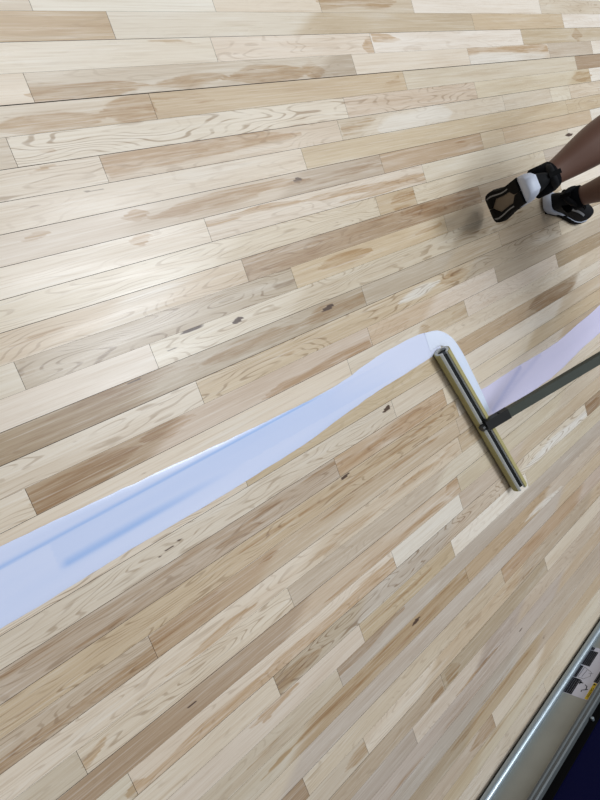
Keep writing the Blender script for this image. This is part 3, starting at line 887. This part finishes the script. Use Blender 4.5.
# left hand, relaxed
fdir = (handL-elbL).normalized(); pn = -lat
Fm = frame(fdir, pn)
c0 = handL - po
blob(bm, c0 - fdir*.025, .055, .040, .017, Fm)
yv = Fm.col[1]; zv = Fm.col[2]
for j, (off, ln) in enumerate(((-.028, .070), (-.010, .080), (.010, .076), (.028, .060))):
    b0 = c0 + fdir*.015 + yv*off
    pts = [b0, b0 + fdir*ln*.4 + zv*.006, b0 + fdir*ln*.72 + zv*.020, b0 + fdir*ln*.92 + zv*.036]
    sweep(bm, pts, [.0095, .009, .008, .0065], 8)
b0 = c0 - fdir*.04 - yv*.03
sweep(bm, [b0, b0 + fdir*.03 - yv*.022 + zv*.01, b0 + fdir*.062 - yv*.026 + zv*.02], [.012, .0105, .008], 8)
# right hand round the grip
gc = hand_on - po; armd = (handR-elbR).normalized()
nx = (armd - pd*armd.dot(pd)).normalized(); ny = pd.cross(nx)
blob(bm, gc - nx*.036, .040, .030, .020, frame(pd, nx))
blob(bm, gc - nx*.055 - armd*.02, .03, .027, .024, frame(armd, nx))
for j in range(4):
    o_ = gc + pd*(.030 - .020*j); rr = .0335
    sweep(bm, [o_ + (-nx*math.cos(a) + ny*math.sin(a))*rr for a in [.2, .8, 1.4, 2.0, 2.6, 3.2, 3.7]], [.0095, .0098, .0095, .009, .0088, .008, .007], 8)
sweep(bm, [gc + pd*.035 + (-nx*math.cos(a) + ny*math.sin(a))*.034 + pd*.008*i for i, a in enumerate([-.3, -.8, -1.4, -2.0])], [.012, .0115, .010, .0085], 8)
# face: nose, ears, brow
hc = tor(.735, .045) - po
blob(bm, hc + fwd*.092 - Vector((0, 0, .012)), .020, .014, .022, frame(fwd, Vector((0, 0, 1))))
blob(bm, hc + fwd*.068 - Vector((0, 0, .072)), .026, .034, .024, frame(fwd, Vector((0, 0, 1))))
for s in (-1, 1): blob(bm, hc + lat*.088*s - Vector((0, 0, .01)) - fwd*.008, .020, .009, .032, frame(fwd, Vector((0, 0, 1))))
body = obj('body', bm, m_skin, person, True)
for s in (-1, 1):
    bm = bmesh.new(); blob(bm, hc + fwd*.080 + lat*.032*s + Vector((0, 0, .012)), .010, .014, .008, frame(fwd, Vector((0, 0, 1)))); e_ = obj('eye', bm, m_eye, person, True)
    bm = bmesh.new(); blob(bm, hc + fwd*.087 + lat*.032*s + Vector((0, 0, .012)), .005, .006, .006, frame(fwd, Vector((0, 0, 1)))); obj('iris', bm, m_iris, e_, True)
bm = bmesh.new(); blob(bm, hc + fwd*.088 - Vector((0, 0, .052)), .010, .024, .008, frame(fwd, Vector((0, 0, 1)))); obj('mouth', bm, m_lips, person, True)
bm = bmesh.new(); blob(bm, hc - fwd*.012 + Vector((0, 0, .030)), .098, .092, .082, frame(fwd, Vector((0, 0, 1))), 20); obj('hair', bm, m_hair, person, True)
# socks
for MS, an, kn in ((ML, ankL, kneeL), (MR, ankR, kneeR)):
    a = an - po; k = kn - po; d = (k-a).normalized()
    bm = bmesh.new(); sweep(bm, [MS @ Vector((.074, 0, .07)), a, a + d*.030], [.046, .046, .042], 20, cap=True); obj('sock', bm, m_sock, person, True)
# shorts and shirt
def tubeobj(name, pts, radii, m, parent=person, up=None):
    bm = bmesh.new(); sweep(bm, [Vector(p)-po for p in pts], radii, 24, up=up or fwd); return obj(name, bm, m, parent, True)
bm = bmesh.new()
sweep(bm, [pel + Vector((0, 0, .12)) - po, pel + Vector((0, 0, .06)) - po, pel - po, pel - Vector((0, 0, .09)) - po], [(.135, .165), (.145, .175), (.15, .185), (.14, .18)], 24, up=fwd)
for hp, kn in ((hipL, kneeL), (hipR, kneeR)):
    sweep(bm, [hp + Vector((0, 0, .04)) - po, lerp(hp, kn, .3) - po, lerp(hp, kn, .62) - po, lerp(hp, kn, .86) - po], [.115, .108, .102, .098], 24, up=fwd)
obj('shorts', bm, m_short, person, True)
bm = bmesh.new()
sweep(bm, [tor(-.02) - po, tor(.12) - po, tor(.28) - po, tor(.42) - po, tor(.50) - po, tor(.545, .005) - po], [(.158, .19), (.148, .18), (.155, .19), (.15, .20), (.11, .16), (.068, .075)], 24, up=fwd)
for sh, el in ((shoL, elbL), (shoR, elbR)):
    sweep(bm, [lerp(tor(.46), sh, .55) - po, sh - po, lerp(sh, el, .35) - po, lerp(sh, el, .72) - po], [.085, .080, .072, .068], 20, up=fwd)
obj('shirt', bm, m_shirt, person, True)

# ------------------------------------------------------------------ camera
cd = bpy.data.cameras.new('camera'); cam = bpy.data.objects.new('camera', cd); COL.objects.link(cam)
right = Vector((D1[0], -D2[0], -NN[0])); dn = Vector((D1[1], -D2[1], -NN[1])); fw = Vector((D1[2], -D2[2], -NN[2]))
Mc = Matrix((right, -dn, -fw)).transposed().to_4x4(); Mc.translation = Vector((0, 0, H))
cam.matrix_world = Mc
cd.sensor_fit = 'VERTICAL'; cd.sensor_height = 36; cd.sensor_width = 27; cd.lens = F*36/800
cd.clip_start = .02
S.camera = cam

# ------------------------------------------------------------------ light: gym lamps overhead and soft hall light
wd = bpy.data.worlds.new('hall'); S.world = wd; wd.use_nodes = True
bg = wd.node_tree.nodes['Background']; bg.inputs[0].default_value = (.89, .94, 1.0, 1); bg.inputs[1].default_value = .68
def lamp(x, y, z, sx, sy, power):
    ld = bpy.data.lights.new('gym_lamp', 'AREA'); ld.shape = 'RECTANGLE'; ld.size = sx; ld.size_y = sy; ld.energy = power; ld.color = (.965, .98, 1)
    o = bpy.data.objects.new('gym_lamp', ld); COL.objects.link(o); o.location = (x, y, z); return o
for x, y, p in ((3.2, .6, 520), (3.4, 4.2, 620), (-1.5, 3.0, 420), (7.5, 1.5, 420), (7.5, 5.5, 420), (-1.0, -3.5, 160), (4.0, -4.5, 160)):
    lamp(x, y, 7.0, 2.4, 2.4, p*.52)
gl = at(125, 292); kk = 7.0/H
lamp(gl.x*(1+kk), gl.y*(1+kk), 7.0, 2.2, 2.2, 700).data.color = (.86, .93, 1)
S.view_settings.view_transform = 'Standard'; S.view_settings.look = 'None'; S.view_settings.gamma = 1; S.view_settings.use_curve_mapping = False
S.view_settings.exposure = -1.53
S.cycles.use_denoising = True
